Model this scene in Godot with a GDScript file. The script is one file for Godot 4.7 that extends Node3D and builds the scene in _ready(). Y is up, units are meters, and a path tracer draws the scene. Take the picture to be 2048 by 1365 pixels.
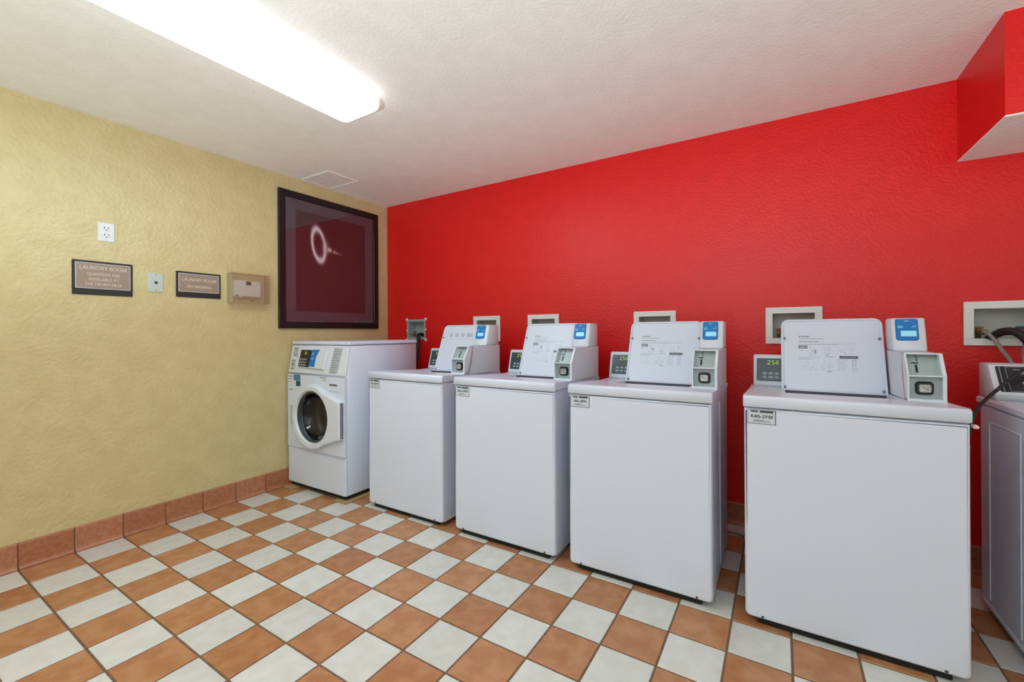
extends Node3D
# A guest laundry room: red wall with a row of coin washers, mustard side wall, checkered tile floor.
# Metres; x runs along the red wall from the left corner, z from the red wall into the room.

const TILE := 0.2045
const X0 := 0.02045          # first floor joint off the left wall
const Z0 := 2.2174753        # floor joint number 0; joint j lies at Z0 - j * TILE
const HC := 2.406            # ceiling height
const ROOM_X := 5.4
const ROOM_Z := 5.0
const FRONT := 0.97          # front face of the top loaders
const BACK := 0.33
const WIDE := 0.655

var M := {}
var numbers := {}
var focal := 864.2546
var eye := Vector3(3.2597, 1.17943, 2.95599)
var basis_cam := Basis(Vector3(0.85020166, -0.00589997, -0.5264241), Vector3(0.00501625, 0.9999826, -0.00310594), Vector3(0.52643327, 0.0, 0.85021645))

func _ready() -> void:
	camera_and_light()
	materials()
	shell()
	floor_tiles()
	baseboards()
	ceiling_lights()
	wall_boxes()
	washers()
	front_loader()
	right_washer()
	left_wall_things()
	small_things()

# ------------------------------------------------------------------ camera, light, exposure
func camera_and_light() -> void:
	var cam := Camera3D.new()
	cam.name = "camera"
	cam.projection = Camera3D.PROJECTION_FRUSTUM
	cam.near = 0.05
	cam.far = 60.0
	cam.size = 0.05 * 1365.0 / focal
	cam.frustum_offset = Vector2(0, -18.327 / focal * 0.05)
	add_child(cam)
	cam.transform = Transform3D(basis_cam.orthonormalized(), eye)
	cam.current = true
	var env := Environment.new()
	env.background_mode = Environment.BG_COLOR
	env.background_color = Color(0.02, 0.02, 0.02)
	env.tonemap_mode = Environment.TONE_MAPPER_LINEAR
	env.tonemap_exposure = 1.0
	env.sdfgi_enabled = true
	env.ssao_enabled = true
	env.ssil_enabled = true
	var we := WorldEnvironment.new()
	we.name = "environment"
	we.environment = env
	add_child(we)

const LAMP_ENERGY := 1.6
const LAMP_GLOW := 2.0
const COOL := Color(0.848, 0.938, 1.0)     # tubes and flash are cool; the camera balances out the warm bounce
const FLASH_AT := Vector3(2.9, 0.75, 3.65)
const FLASH_ENERGY := 9.7

# ------------------------------------------------------------------ materials
func noise_tex(seed_: int, freq: float, octaves: int, size := 512, ramp: Gradient = null, type := FastNoiseLite.TYPE_SIMPLEX_SMOOTH) -> NoiseTexture2D:
	var n := FastNoiseLite.new()
	n.seed = seed_
	n.noise_type = type
	n.frequency = freq
	n.fractal_octaves = octaves
	var t := NoiseTexture2D.new()
	t.width = size
	t.height = size
	t.seamless = true
	t.noise = n
	if ramp:
		t.color_ramp = ramp
	return t

func ramp2(a: Color, b: Color, p0 := 0.25, p1 := 0.75) -> Gradient:
	var g := Gradient.new()
	g.offsets = PackedFloat32Array([p0, p1])
	g.colors = PackedColorArray([a, b])
	return g

func mat(name_: String, c: Color, rough := 0.5, metal := 0.0) -> StandardMaterial3D:
	var m := StandardMaterial3D.new()
	m.resource_name = name_
	m.albedo_color = c
	m.roughness = rough
	m.metallic = metal
	M[name_] = m
	return m

func c8(r: int, g: int, b: int) -> Color:
	return Color(r / 255.0, g / 255.0, b / 255.0)

func textured(name_: String, a: Color, b: Color, rough: float, tex_scale: float, bump_tex: Texture2D, bump_cm: float, seed_: int, freq := 0.012) -> StandardMaterial3D:
	var m := mat(name_, Color.WHITE, rough)
	m.albedo_texture = noise_tex(seed_, freq, 4, 512, ramp2(a, b))
	m.uv1_triplanar = true
	m.uv1_world_triplanar = true
	m.uv1_scale = Vector3.ONE * tex_scale
	if bump_tex:
		m.heightmap_enabled = true
		m.heightmap_texture = bump_tex
		m.heightmap_scale = bump_cm
	return m

func materials() -> void:
	var peel := noise_tex(7, 0.045, 3, 1024)
	var peel2 := noise_tex(17, 0.03, 3, 1024)
	textured("red_paint", c8(226, 17, 16), c8(230, 20, 18), 0.42, 1.0, peel, 0.11, 3)
	textured("yellow_paint", c8(208, 190, 136), c8(214, 196, 143), 0.38, 1.0, peel2, 0.26, 4)
	textured("ceiling_paint", c8(245, 238, 226), c8(249, 242, 231), 0.85, 1.0, peel, 0.12, 5)
	textured("grout", c8(112, 84, 64), c8(128, 98, 76), 0.9, 2.0, null, 0.0, 6, 0.03)
	for k in 4:
		var d := [0, 5, -5, 2][k] as int
		textured("clay_tile_%d" % k, c8(174 + d, 115 + d, 74 + d), c8(188 + d, 133 + d, 91 + d), 0.34, 2.3 + k * 0.3, null, 0.0, 20 + k, 0.008)
	for k in 3:
		var d2 := [0, 3, -4][k] as int
		textured("cream_tile_%d" % k, c8(212 + d2, 208 + d2, 199 + d2), c8(219 + d2, 216 + d2, 209 + d2), 0.3, 2.0 + k * 0.3, null, 0.0, 30 + k, 0.008)
	for k in 3:
		var d3 := [0, 5, -5][k] as int
		textured("base_tile_%d" % k, c8(172 + d3, 108 + d3, 75 + d3), c8(186 + d3, 124 + d3, 89 + d3), 0.42, 3.0, null, 0.0, 40 + k, 0.02)
	mat("enamel", c8(222, 228, 242), 0.28)
	mat("enamel_grey", c8(208, 208, 214), 0.35)
	mat("plastic_white", c8(224, 228, 236), 0.38)
	mat("plastic_box", c8(240, 239, 236), 0.5)
	mat("box_inside", c8(196, 196, 188), 0.6)
	mat("black", c8(22, 22, 24), 0.45)
	mat("rubber", c8(30, 30, 33), 0.6)
	mat("dark_gap", c8(26, 25, 25), 0.9)
	mat("panel_dark", c8(52, 66, 74), 0.25)
	mat("panel_black", c8(30, 32, 38), 0.25)
	mat("panel_line", c8(150, 152, 158), 0.4)
	mat("key_grey", c8(156, 166, 168), 0.5)
	mat("zinc", c8(172, 184, 182), 0.45, 0.15)
	mat("chrome", c8(206, 208, 210), 0.2, 0.9)
	mat("steel_tub", c8(150, 152, 155), 0.35, 0.7)
	mat("brass", c8(150, 118, 74), 0.4, 0.7)
	mat("copper", c8(150, 92, 70), 0.45, 0.6)
	mat("braid", c8(158, 158, 150), 0.5, 0.4)
	mat("blue_reader", c8(6, 120, 196), 0.5)
	mat("blue_mark", c8(126, 186, 226), 0.5)
	mat("teal_print", c8(70, 132, 158), 0.5)
	mat("navy_print", c8(40, 74, 104), 0.5)
	mat("print_grey", c8(120, 124, 130), 0.6)
	mat("print_pale", c8(186, 190, 192), 0.6)
	mat("paper", c8(212, 218, 226), 0.6)
	mat("ink", c8(66, 70, 70), 0.6)
	mat("lever_blue", c8(28, 60, 132), 0.4)
	mat("clasp", c8(232, 214, 206), 0.5)
	mat("frame_black", c8(22, 17, 20), 0.35)
	mat("mat_board", c8(84, 68, 80), 0.8)
	mat("sign_black", c8(38, 36, 36), 0.5)
	mat("sign_plate", c8(158, 136, 118), 0.5)
	mat("sign_edge", c8(190, 180, 172), 0.5)
	mat("sign_letter", c8(222, 208, 190), 0.6)
	mat("plate_white", c8(226, 228, 226), 0.4)
	mat("plate_grey", c8(196, 204, 190), 0.45)
	mat("stat_white", c8(240, 234, 222), 0.5)
	mat("stat_display", c8(62, 54, 46), 0.4)
	mat("wood", c8(176, 146, 96), 0.7)
	mat("gasket", c8(70, 72, 78), 0.5)
	mat("drum_steel", c8(74, 74, 80), 0.3, 0.8)
	mat("lamp_metal", c8(236, 236, 234), 0.5)
	var led := mat("led_green", c8(168, 205, 50), 0.5)
	led.emission_enabled = true
	led.emission = c8(150, 200, 40)
	led.emission_energy_multiplier = 0.35
	var lcd := mat("lcd_screen", c8(150, 214, 236), 0.3)
	lcd.emission_enabled = true
	lcd.emission = c8(150, 220, 240)
	lcd.emission_energy_multiplier = 0.25
	var lens := mat("lamp_lens", c8(245, 246, 248), 0.5)
	lens.emission_enabled = true
	lens.emission = c8(252, 253, 255)
	lens.emission_energy_multiplier = LAMP_GLOW
	var fl := mat("flash_lens", c8(250, 250, 250), 0.4)
	fl.emission_enabled = true
	fl.emission = Color.WHITE
	fl.emission_energy_multiplier = 2.0
	var glass := mat("clear_glass", Color(0.06, 0.06, 0.06, 0.02), 0.02)
	glass.transparency = BaseMaterial3D.TRANSPARENCY_ALPHA
	var acrylic := mat("acrylic", Color(0.56, 0.50, 0.40, 0.16), 0.05)
	acrylic.transparency = BaseMaterial3D.TRANSPARENCY_ALPHA
	var dglass := mat("door_glass", Color(0.03, 0.032, 0.04, 0.45), 0.03)
	dglass.transparency = BaseMaterial3D.TRANSPARENCY_ALPHA

# ------------------------------------------------------------------ mesh helpers
func mb() -> SurfaceTool:
	var st := SurfaceTool.new()
	st.begin(Mesh.PRIMITIVE_TRIANGLES)
	st.set_smooth_group(-1)
	return st

func tri(st: SurfaceTool, a: Vector3, b: Vector3, c: Vector3, out: Vector3) -> void:
	if (a - c).cross(a - b).dot(out) < 0.0:
		var t := b
		b = c
		c = t
	for p in [a, b, c]:
		st.add_vertex(p)

func quad(st: SurfaceTool, a: Vector3, b: Vector3, c: Vector3, d: Vector3, out: Vector3) -> void:
	tri(st, a, b, c, out)
	tri(st, a, c, d, out)

func commit(st: SurfaceTool) -> ArrayMesh:
	st.generate_normals()
	return st.commit()

func obj(called: String, st: Variant, m: Material, parent: Node = self) -> MeshInstance3D:
	var o := MeshInstance3D.new()
	o.mesh = commit(st) if st is SurfaceTool else st
	o.material_override = m
	o.name = numbered(called) if parent == self else called
	parent.add_child(o, true)
	return o

func numbered(called: String) -> String:
	var n: int = numbers.get(called, 0)
	numbers[called] = n + 1
	return called if n == 0 else "%s_%03d" % [called, n]

func tag(o: Node, label: String, category: String, group := "") -> Node:
	o.set_meta("label", label)
	o.set_meta("category", category)
	if group:
		o.set_meta("group", group)
	return o

func thing(called: String, label: String, category: String, at: Vector3, turn := 0.0, group := "") -> Node3D:
	var o := Node3D.new()
	o.name = numbered(called)
	add_child(o)
	o.position = at
	o.rotation.y = turn
	tag(o, label, category, group)
	return o

func struct(called: String, st: Variant, m: Material) -> MeshInstance3D:
	var o := obj(called, st, m)
	o.set_meta("kind", "structure")
	return o

# eight corners: bottom ring then top ring, same order
func hexa(st: SurfaceTool, p: Array) -> void:
	var c := Vector3.ZERO
	for q in p:
		c += q / 8.0
	for f in [[0, 1, 2, 3], [4, 5, 6, 7], [0, 1, 5, 4], [1, 2, 6, 5], [2, 3, 7, 6], [3, 0, 4, 7]]:
		var m: Vector3 = (p[f[0]] + p[f[1]] + p[f[2]] + p[f[3]]) / 4.0
		quad(st, p[f[0]], p[f[1]], p[f[2]], p[f[3]], m - c)

func bx(st: SurfaceTool, a: Vector3, b: Vector3) -> void:
	hexa(st, [Vector3(a.x, a.y, a.z), Vector3(b.x, a.y, a.z), Vector3(b.x, a.y, b.z), Vector3(a.x, a.y, b.z), Vector3(a.x, b.y, a.z), Vector3(b.x, b.y, a.z), Vector3(b.x, b.y, b.z), Vector3(a.x, b.y, b.z)])

# box with chamfered edges
func rbx(st: SurfaceTool, a: Vector3, b: Vector3, r: float) -> void:
	var c := (a + b) / 2.0
	var h := (b - a) / 2.0
	var sg := [-1.0, 1.0]
	for ax in 3:
		var u := (ax + 1) % 3
		var v := (ax + 2) % 3
		for s in sg:
			var pts: Array[Vector3] = []
			for k in [[-1, -1], [1, -1], [1, 1], [-1, 1]]:
				var p := Vector3.ZERO
				p[ax] = s * h[ax]
				p[u] = k[0] * (h[u] - r)
				p[v] = k[1] * (h[v] - r)
				pts.append(c + p)
			var o := Vector3.ZERO
			o[ax] = s
			quad(st, pts[0], pts[1], pts[2], pts[3], o)
		for su in sg:
			for sv in sg:
				var q: Array[Vector3] = []
				for k in [[-1, 0], [1, 0], [1, 1], [-1, 1]]:
					var p := Vector3.ZERO
					p[ax] = k[0] * (h[ax] - r)
					p[u] = su * (h[u] - (r if k[1] == 1 else 0.0))
					p[v] = sv * (h[v] - (0.0 if k[1] == 1 else r))
					q.append(c + p)
				var o2 := Vector3.ZERO
				o2[u] = su
				o2[v] = sv
				quad(st, q[0], q[1], q[2], q[3], o2)
	for sx in sg:
		for sy in sg:
			for sz in sg:
				var s3 := Vector3(sx, sy, sz)
				tri(st, c + s3 * (h - Vector3(0, r, r)), c + s3 * (h - Vector3(r, 0, r)), c + s3 * (h - Vector3(r, r, 0)), s3)

# rounded rectangle centred on (cx, cy); radii of the corners (+x+y, -x+y, -x-y, +x-y)
func rrect(cx: float, cy: float, w: float, h: float, radii: Array, seg := 5) -> PackedVector2Array:
	var out := PackedVector2Array()
	var corner := [Vector2(1, 1), Vector2(-1, 1), Vector2(-1, -1), Vector2(1, -1)]
	for k in 4:
		var r: float = radii[k]
		var c: Vector2 = Vector2(cx, cy) + corner[k] * (Vector2(w, h) / 2.0 - Vector2(r, r))
		if r <= 0.0001:
			out.append(c)
			continue
		for i in seg + 1:
			var a := PI / 2 * (k + float(i) / seg)
			out.append(c + Vector2(cos(a), sin(a)) * r)
	return out

func circle(cx: float, cy: float, r: float, n := 32) -> PackedVector2Array:
	var out := PackedVector2Array()
	for i in n:
		out.append(Vector2(cx + cos(TAU * i / n) * r, cy + sin(TAU * i / n) * r))
	return out

func inset(poly: PackedVector2Array, d: float) -> PackedVector2Array:
	if absf(d) < 1e-6:
		return poly
	var n := poly.size()
	var out := PackedVector2Array()
	for i in n:
		var e0 := (poly[i] - poly[(i + n - 1) % n]).normalized()
		var e1 := (poly[(i + 1) % n] - poly[i]).normalized()
		var n0 := Vector2(-e0.y, e0.x)
		var n1 := Vector2(-e1.y, e1.x)
		var b := (n0 + n1).normalized()
		out.append(poly[i] + b * d / maxf(0.35, b.dot(n0)))
	return out

# rings: list of [inset, depth]; poly (counter-clockwise) lies in local x-y, depth along local z
func loft(st: SurfaceTool, poly: PackedVector2Array, rings: Array, xf := Transform3D.IDENTITY, cap_first := true, cap_last := true) -> void:
	var n := poly.size()
	var loops := []
	for r in rings:
		var loop: Array[Vector3] = []
		for p in inset(poly, r[0]):
			loop.append(xf * Vector3(p.x, p.y, r[1]))
		loops.append(loop)
	for k in rings.size() - 1:
		var dd: float = rings[k + 1][1] - rings[k][1]
		var di: float = rings[k + 1][0] - rings[k][0]
		for i in n:
			var j := (i + 1) % n
			var e := poly[j] - poly[i]
			if e.length() < 1e-7:
				continue
			var o2 := Vector2(e.y, -e.x).normalized()
			# outward normal of a ring step, for a path that runs back to front
			var out := xf.basis * Vector3(o2.x * dd, o2.y * dd, di)
			if out.length() < 1e-9:
				continue
			quad(st, loops[k][i], loops[k][j], loops[k + 1][j], loops[k + 1][i], out)
	var idx := Geometry2D.triangulate_polygon(poly)
	for cap in [[cap_first, 0, -1.0], [cap_last, rings.size() - 1, 1.0]]:
		if cap[0]:
			var l: Array = loops[cap[1]]
			for t in range(0, idx.size(), 3):
				tri(st, l[idx[t]], l[idx[t + 1]], l[idx[t + 2]], xf.basis * Vector3(0, 0, cap[2]))

# profile in (z, y), swept along x from x0 to x1 with a small chamfer at both ends
func sweep_x(st: SurfaceTool, prof: PackedVector2Array, x0: float, x1: float, b := 0.003) -> void:
	# local x -> world -z, local y -> world y, local z -> world x
	var flipped := PackedVector2Array()
	for p in prof:
		flipped.append(Vector2(-p.x, p.y))
	if Geometry2D.is_polygon_clockwise(flipped):
		flipped.reverse()
	var xf := Transform3D(Basis(Vector3(0, 0, -1), Vector3(0, 1, 0), Vector3(1, 0, 0)), Vector3.ZERO)
	loft(st, flipped, [[b, x0], [0.0, x0 + b], [0.0, x1 - b], [b, x1]] if b > 0.0 else [[0.0, x0], [0.0, x1]], xf)

func tube(st: SurfaceTool, pts: Array, r: float, sides := 10, steps := 8) -> void:
	var line: Array[Vector3] = []
	for i in pts.size() - 1:
		var p0: Vector3 = pts[maxi(i - 1, 0)]
		var p3: Vector3 = pts[mini(i + 2, pts.size() - 1)]
		for k in steps:
			line.append((pts[i] as Vector3).cubic_interpolate(pts[i + 1], p0, p3, float(k) / steps))
	line.append(pts[-1])
	st.set_smooth_group(0)
	var up := Vector3.UP
	var prev: Array[Vector3] = []
	for i in line.size():
		var d := (line[mini(i + 1, line.size() - 1)] - line[maxi(i - 1, 0)]).normalized()
		if absf(d.dot(up)) > 0.95:
			up = Vector3.RIGHT
		var s := d.cross(up).normalized()
		var w := s.cross(d).normalized()
		up = w
		var ring: Array[Vector3] = []
		for k in sides:
			var a := TAU * k / sides
			ring.append(line[i] + (s * cos(a) + w * sin(a)) * r)
		if prev:
			for k in sides:
				var k2 := (k + 1) % sides
				quad(st, prev[k], prev[k2], ring[k2], ring[k], (ring[k] + ring[k2]) / 2.0 - line[i])
		else:
			for k in range(1, sides - 1):
				tri(st, ring[0], ring[k], ring[k + 1], -d)
		prev = ring
	for k in range(1, sides - 1):
		tri(st, prev[0], prev[k], prev[k + 1], line[-1] - line[-2])
	st.set_smooth_group(-1)

func text(called: String, words: String, height: float, at: Vector3, m: Material, parent: Node, font_name := "Droid Sans", bold := false) -> MeshInstance3D:
	var f := SystemFont.new()
	f.font_names = PackedStringArray([font_name])
	f.font_weight = 700 if bold else 400
	var t := TextMesh.new()
	t.font = f
	t.text = words
	t.font_size = 32
	t.pixel_size = height / 23.0
	t.depth = 0.0012
	t.curve_step = 2.0
	var o := MeshInstance3D.new()
	o.name = called
	o.mesh = t
	o.material_override = m
	o.position = at
	parent.add_child(o, true)
	return o

# flat sheet with its own texture coordinates, facing +z
func sheet(w: float, h: float) -> ArrayMesh:
	var st := SurfaceTool.new()
	st.begin(Mesh.PRIMITIVE_TRIANGLES)
	var p := [Vector3(-w / 2, -h / 2, 0), Vector3(-w / 2, h / 2, 0), Vector3(w / 2, h / 2, 0), Vector3(w / 2, -h / 2, 0)]
	var uv := [Vector2(0, 1), Vector2(0, 0), Vector2(1, 0), Vector2(1, 1)]
	for k in [0, 1, 2, 0, 2, 3]:
		st.set_normal(Vector3(0, 0, 1))
		st.set_uv(uv[k])
		st.add_vertex(p[k])
	return st.commit()

func image_mat(name_: String, im: Image, rough := 0.5) -> StandardMaterial3D:
	var m := mat(name_, Color.WHITE, rough)
	m.albedo_texture = ImageTexture.create_from_image(im)
	return m

# ------------------------------------------------------------------ room shell
func shell() -> void:
	var t := 0.14
	var st := mb()
	bx(st, Vector3(-t, -0.12, -t), Vector3(ROOM_X + t, -0.0028, ROOM_Z + t))
	struct("floor", st, M.grout)
	st = mb()
	bx(st, Vector3(-t, HC, -t), Vector3(ROOM_X + t, HC + 0.14, ROOM_Z + t))
	struct("ceiling", st, M.ceiling_paint)
	st = mb()
	bx(st, Vector3(-t, -0.0028, 0), Vector3(0, HC, ROOM_Z + t))
	struct("wall_left", st, M.yellow_paint)
	# the red wall, with openings for the recessed supply boxes
	st = mb()
	bx(st, Vector3(-t, -0.0028, -t), Vector3(ROOM_X + t, BOX_Y0, 0))
	bx(st, Vector3(-t, BOX_Y1, -t), Vector3(ROOM_X + t, HC, 0))
	var x := -t
	for b in BOXES:
		bx(st, Vector3(x, BOX_Y0, -t), Vector3(b[0] + 0.03, BOX_Y1, 0))
		x = b[1] - 0.03
	bx(st, Vector3(x, BOX_Y0, -t), Vector3(ROOM_X + t, BOX_Y1, 0))
	for b in BOXES:
		bx(st, Vector3(b[0] + 0.03, BOX_Y0, -t), Vector3(b[1] - 0.03, BOX_Y1, -0.1))
	struct("wall_back", st, M.red_paint)
	st = mb()
	bx(st, Vector3(ROOM_X, -0.0028, 0), Vector3(ROOM_X + t, HC, ROOM_Z + t))
	struct("wall_right", st, M.ceiling_paint)
	st = mb()
	bx(st, Vector3(0, -0.0028, ROOM_Z), Vector3(ROOM_X, HC, ROOM_Z + t))
	struct("wall_front", st, M.ceiling_paint)
	# boxed-out soffit at the top right
	st = mb()
	bx(st, Vector3(4.006, 2.006, 0), Vector3(ROOM_X, HC, 0.528))
	var so := struct("wall_soffit", st, M.red_paint)
	st = mb()
	bx(st, Vector3(4.006, 2.0, 0), Vector3(ROOM_X, 2.006, 0.528))
	obj("underside", st, M.ceiling_paint, so)

func px(p: Vector3) -> Vector2:
	var d := p - eye
	var w := -d.dot(basis_cam.z)
	if w < 0.2:
		return Vector2(-9999, -9999)
	return Vector2(1024 + focal * d.dot(basis_cam.x) / w, 664.173 - focal * d.dot(basis_cam.y) / w)

func floor_tiles() -> void:
	var fl := get_node("floor")
	var g := 0.0038
	var hx := TILE / 2 - g
	var mk := func(h: Vector2) -> ArrayMesh:
		var st := mb()
		tile_shape(st, Vector3.ZERO, h)
		return commit(st)
	var full: ArrayMesh = mk.call(Vector2(hx, hx))
	var back_half := (Z0 - 10 * TILE - g - 0.014) / 2.0
	var cut: ArrayMesh = mk.call(Vector2(hx, back_half))
	var rest := [mb(), mb()]
	var rng := RandomNumberGenerator.new()
	rng.seed = 11
	for i in 27:
		for j in range(-19, 11):
			var c := Vector3(X0 + (i + 0.5) * TILE, 0, Z0 - (j + 0.5) * TILE)
			if c.x + hx > ROOM_X or c.z + hx > ROOM_Z:
				continue
			var last := j == 10
			if last:
				c.z = 0.014 + back_half
			var cream := posmod(i + j, 2) == 0
			var pick := rng.randi()
			var shown := false
			for a in [-0.5, 0.0, 0.5]:
				for b in [-0.5, 0.0, 0.5]:
					var p := c + Vector3(a, 0, b) * TILE
					var q := px(p)
					if q.x > 0 and q.x < 2048 and q.y > 0 and q.y < 1365 and (p.z > FRONT or (p.x > 3.0 and p.x < 3.14) or (p.x > 3.78 and p.x < 4.0)):
						shown = true
			if shown:
				var m: Material = M["cream_tile_%d" % (pick % 3)] if cream else M["clay_tile_%d" % (pick % 4)]
				var o := obj("tile", cut if last else full, m, fl)
				o.position = c
			else:
				tile_shape(rest[0 if cream else 1], c, Vector2(hx, back_half if last else hx))
	for k in 2:
		var o := obj("tile_field", rest[k], M.cream_tile_0 if k == 0 else M.clay_tile_0, fl)
		o.set_meta("kind", "stuff")

func tile_shape(st: SurfaceTool, c: Vector3, h: Vector2) -> void:
	var b := 0.0015
	var lo := [Vector3(-h.x, -0.004, -h.y), Vector3(h.x, -0.004, -h.y), Vector3(h.x, -0.004, h.y), Vector3(-h.x, -0.004, h.y)]
	for k in 4:
		var k2 := (k + 1) % 4
		var a: Vector3 = lo[k]
		var d: Vector3 = lo[k2]
		var a1 := Vector3(a.x, -b, a.z)
		var d1 := Vector3(d.x, -b, d.z)
		var a2 := Vector3(a.x - signf(a.x) * b, 0, a.z - signf(a.z) * b)
		var d2 := Vector3(d.x - signf(d.x) * b, 0, d.z - signf(d.z) * b)
		var o := (a + d) / 2.0
		o.y = 0
		quad(st, c + a, c + d, c + d1, c + a1, o)
		quad(st, c + a1, c + d1, c + d2, c + a2, o + Vector3.UP * o.length())
	var e := Vector2(h.x - b, h.y - b)
	quad(st, c + Vector3(-e.x, 0, -e.y), c + Vector3(e.x, 0, -e.y), c + Vector3(e.x, 0, e.y), c + Vector3(-e.x, 0, e.y), Vector3.UP)

# cove base tiles with a rounded top and a small toe
func baseboards() -> void:
	var prof := PackedVector2Array([Vector2(0.0, -0.002), Vector2(0.0195, -0.002), Vector2(0.0195, 0.006), Vector2(0.015, 0.012), Vector2(0.0115, 0.02), Vector2(0.0105, 0.03), Vector2(0.0105, 0.126), Vector2(0.008, 0.131), Vector2(0.004, 0.133), Vector2(0.0, 0.133)])
	var st := mb()
	sweep_x(st, prof, -TILE / 2 + 0.002, TILE / 2 - 0.002, 0.0012)
	var piece := commit(st)
	var rng := RandomNumberGenerator.new()
	rng.seed = 5
	st = mb()
	bx(st, Vector3(0, -0.0028, 0), Vector3(0.006, 0.13, ROOM_Z))
	var left := struct("baseboard_left", st, M.grout)
	for j in range(-18, 11):
		var z := Z0 - (j + 0.5) * TILE
		if z - TILE / 2 < 0.0:
			continue
		var o := obj("base_tile", piece, M["base_tile_%d" % (rng.randi() % 3)], left)
		o.position = Vector3(0, 0, z)
		o.rotation.y = PI / 2
	st = mb()
	bx(st, Vector3(0.006, -0.0028, 0), Vector3(ROOM_X, 0.13, 0.006))
	var back := struct("baseboard_back", st, M.grout)
	for i in 26:
		var o := obj("base_tile", piece, M["base_tile_%d" % (rng.randi() % 3)], back)
		o.position = Vector3(X0 + (i + 0.5) * TILE, 0, 0)

# ------------------------------------------------------------------ lamps
func ceiling_lights() -> void:
	var down := Basis(Vector3(1, 0, 0), Vector3(0, 0, 1), Vector3(0, -1, 0))   # local z points down
	var t := thing("ceiling_light", "long white fluorescent wraparound ceiling light glowing above the left side", "ceiling light", Vector3(1.385, HC, 2.04))
	var st := mb()
	loft(st, rrect(0, 0, 0.26, 1.22, [0.04, 0.04, 0.04, 0.04]), [[0.0, 0.0], [0.0, 0.018]], Transform3D(down, Vector3.ZERO))
	obj("housing", st, M.lamp_metal, t)
	st = mb()
	loft(st, rrect(0, 0, 0.295, 1.26, [0.05, 0.05, 0.05, 0.05], 8), [[0.004, 0.014], [0.0, 0.018], [0.0, 0.055], [0.006, 0.072], [0.018, 0.085], [0.036, 0.092]], Transform3D(down, Vector3.ZERO))
	obj("diffuser", st, M.lamp_lens, t)
	var a := AreaLight3D.new()
	a.name = "tube_light"
	a.area_size = Vector2(0.25, 1.2)
	a.light_energy = LAMP_ENERGY * 1.0
	a.light_color = COOL
	a.area_range = 12.0
	a.shadow_enabled = true
	a.rotation.x = -PI / 2
	a.position = Vector3(0, -0.097, 0)
	t.add_child(a)
	flash_stand()

# the photographer's strobe, behind the camera, aimed at the ceiling (the ceiling is the brightest surface in view)
func flash_stand() -> void:
	var at := FLASH_AT
	var t := thing("flash_stand", "photographer's flash on a low stand behind the camera, aimed at ceiling", "flash", Vector3(at.x, 0, at.z))
	var st := mb()
	tube(st, [Vector3(0, 0.16, 0), Vector3(0, at.y - 0.12, 0)], 0.012, 10, 2)
	obj("pole", st, M.black, t)
	for k in 3:
		st = mb()
		var a := TAU * k / 3.0 + 0.4
		tube(st, [Vector3(0, 0.22, 0), Vector3(cos(a) * 0.28, 0.008, sin(a) * 0.28)], 0.008, 8, 2)
		obj("leg", st, M.black, t)
	var up := Transform3D(Basis(Vector3(1, 0, 0), Vector3(0, 0, -1), Vector3(0, 1, 0)), Vector3.ZERO)
	st = mb()
	loft(st, circle(0, 0, 0.055, 20), [[0.01, at.y - 0.13], [0.0, at.y - 0.12], [0.0, at.y - 0.02], [0.004, at.y - 0.012]], up)
	obj("head", st, M.black, t)
	st = mb()
	loft(st, circle(0, 0, 0.05, 20), [[0.0, at.y - 0.014], [0.002, at.y - 0.004]], up)
	obj("flash_lens", st, M.flash_lens, t)
	var l := SpotLight3D.new()
	l.name = "flash_light"
	l.light_energy = FLASH_ENERGY
	l.light_color = COOL
	l.light_size = 0.05
	l.spot_range = 14.0
	l.spot_attenuation = 2.0
	l.spot_angle = 85.0
	l.spot_angle_attenuation = 0.3
	l.shadow_enabled = true
	l.rotation.x = PI / 2
	l.position = Vector3(0, at.y + 0.004, 0)
	t.add_child(l)

# ------------------------------------------------------------------ supply boxes in the red wall
const BOX_Y0 := 1.130
const BOX_Y1 := 1.282
const BOXES := [[0.245, 0.515], [1.05, 1.32], [1.58, 1.85], [2.413, 2.688], [3.19, 3.463], [4.022, 4.297]]

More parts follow.
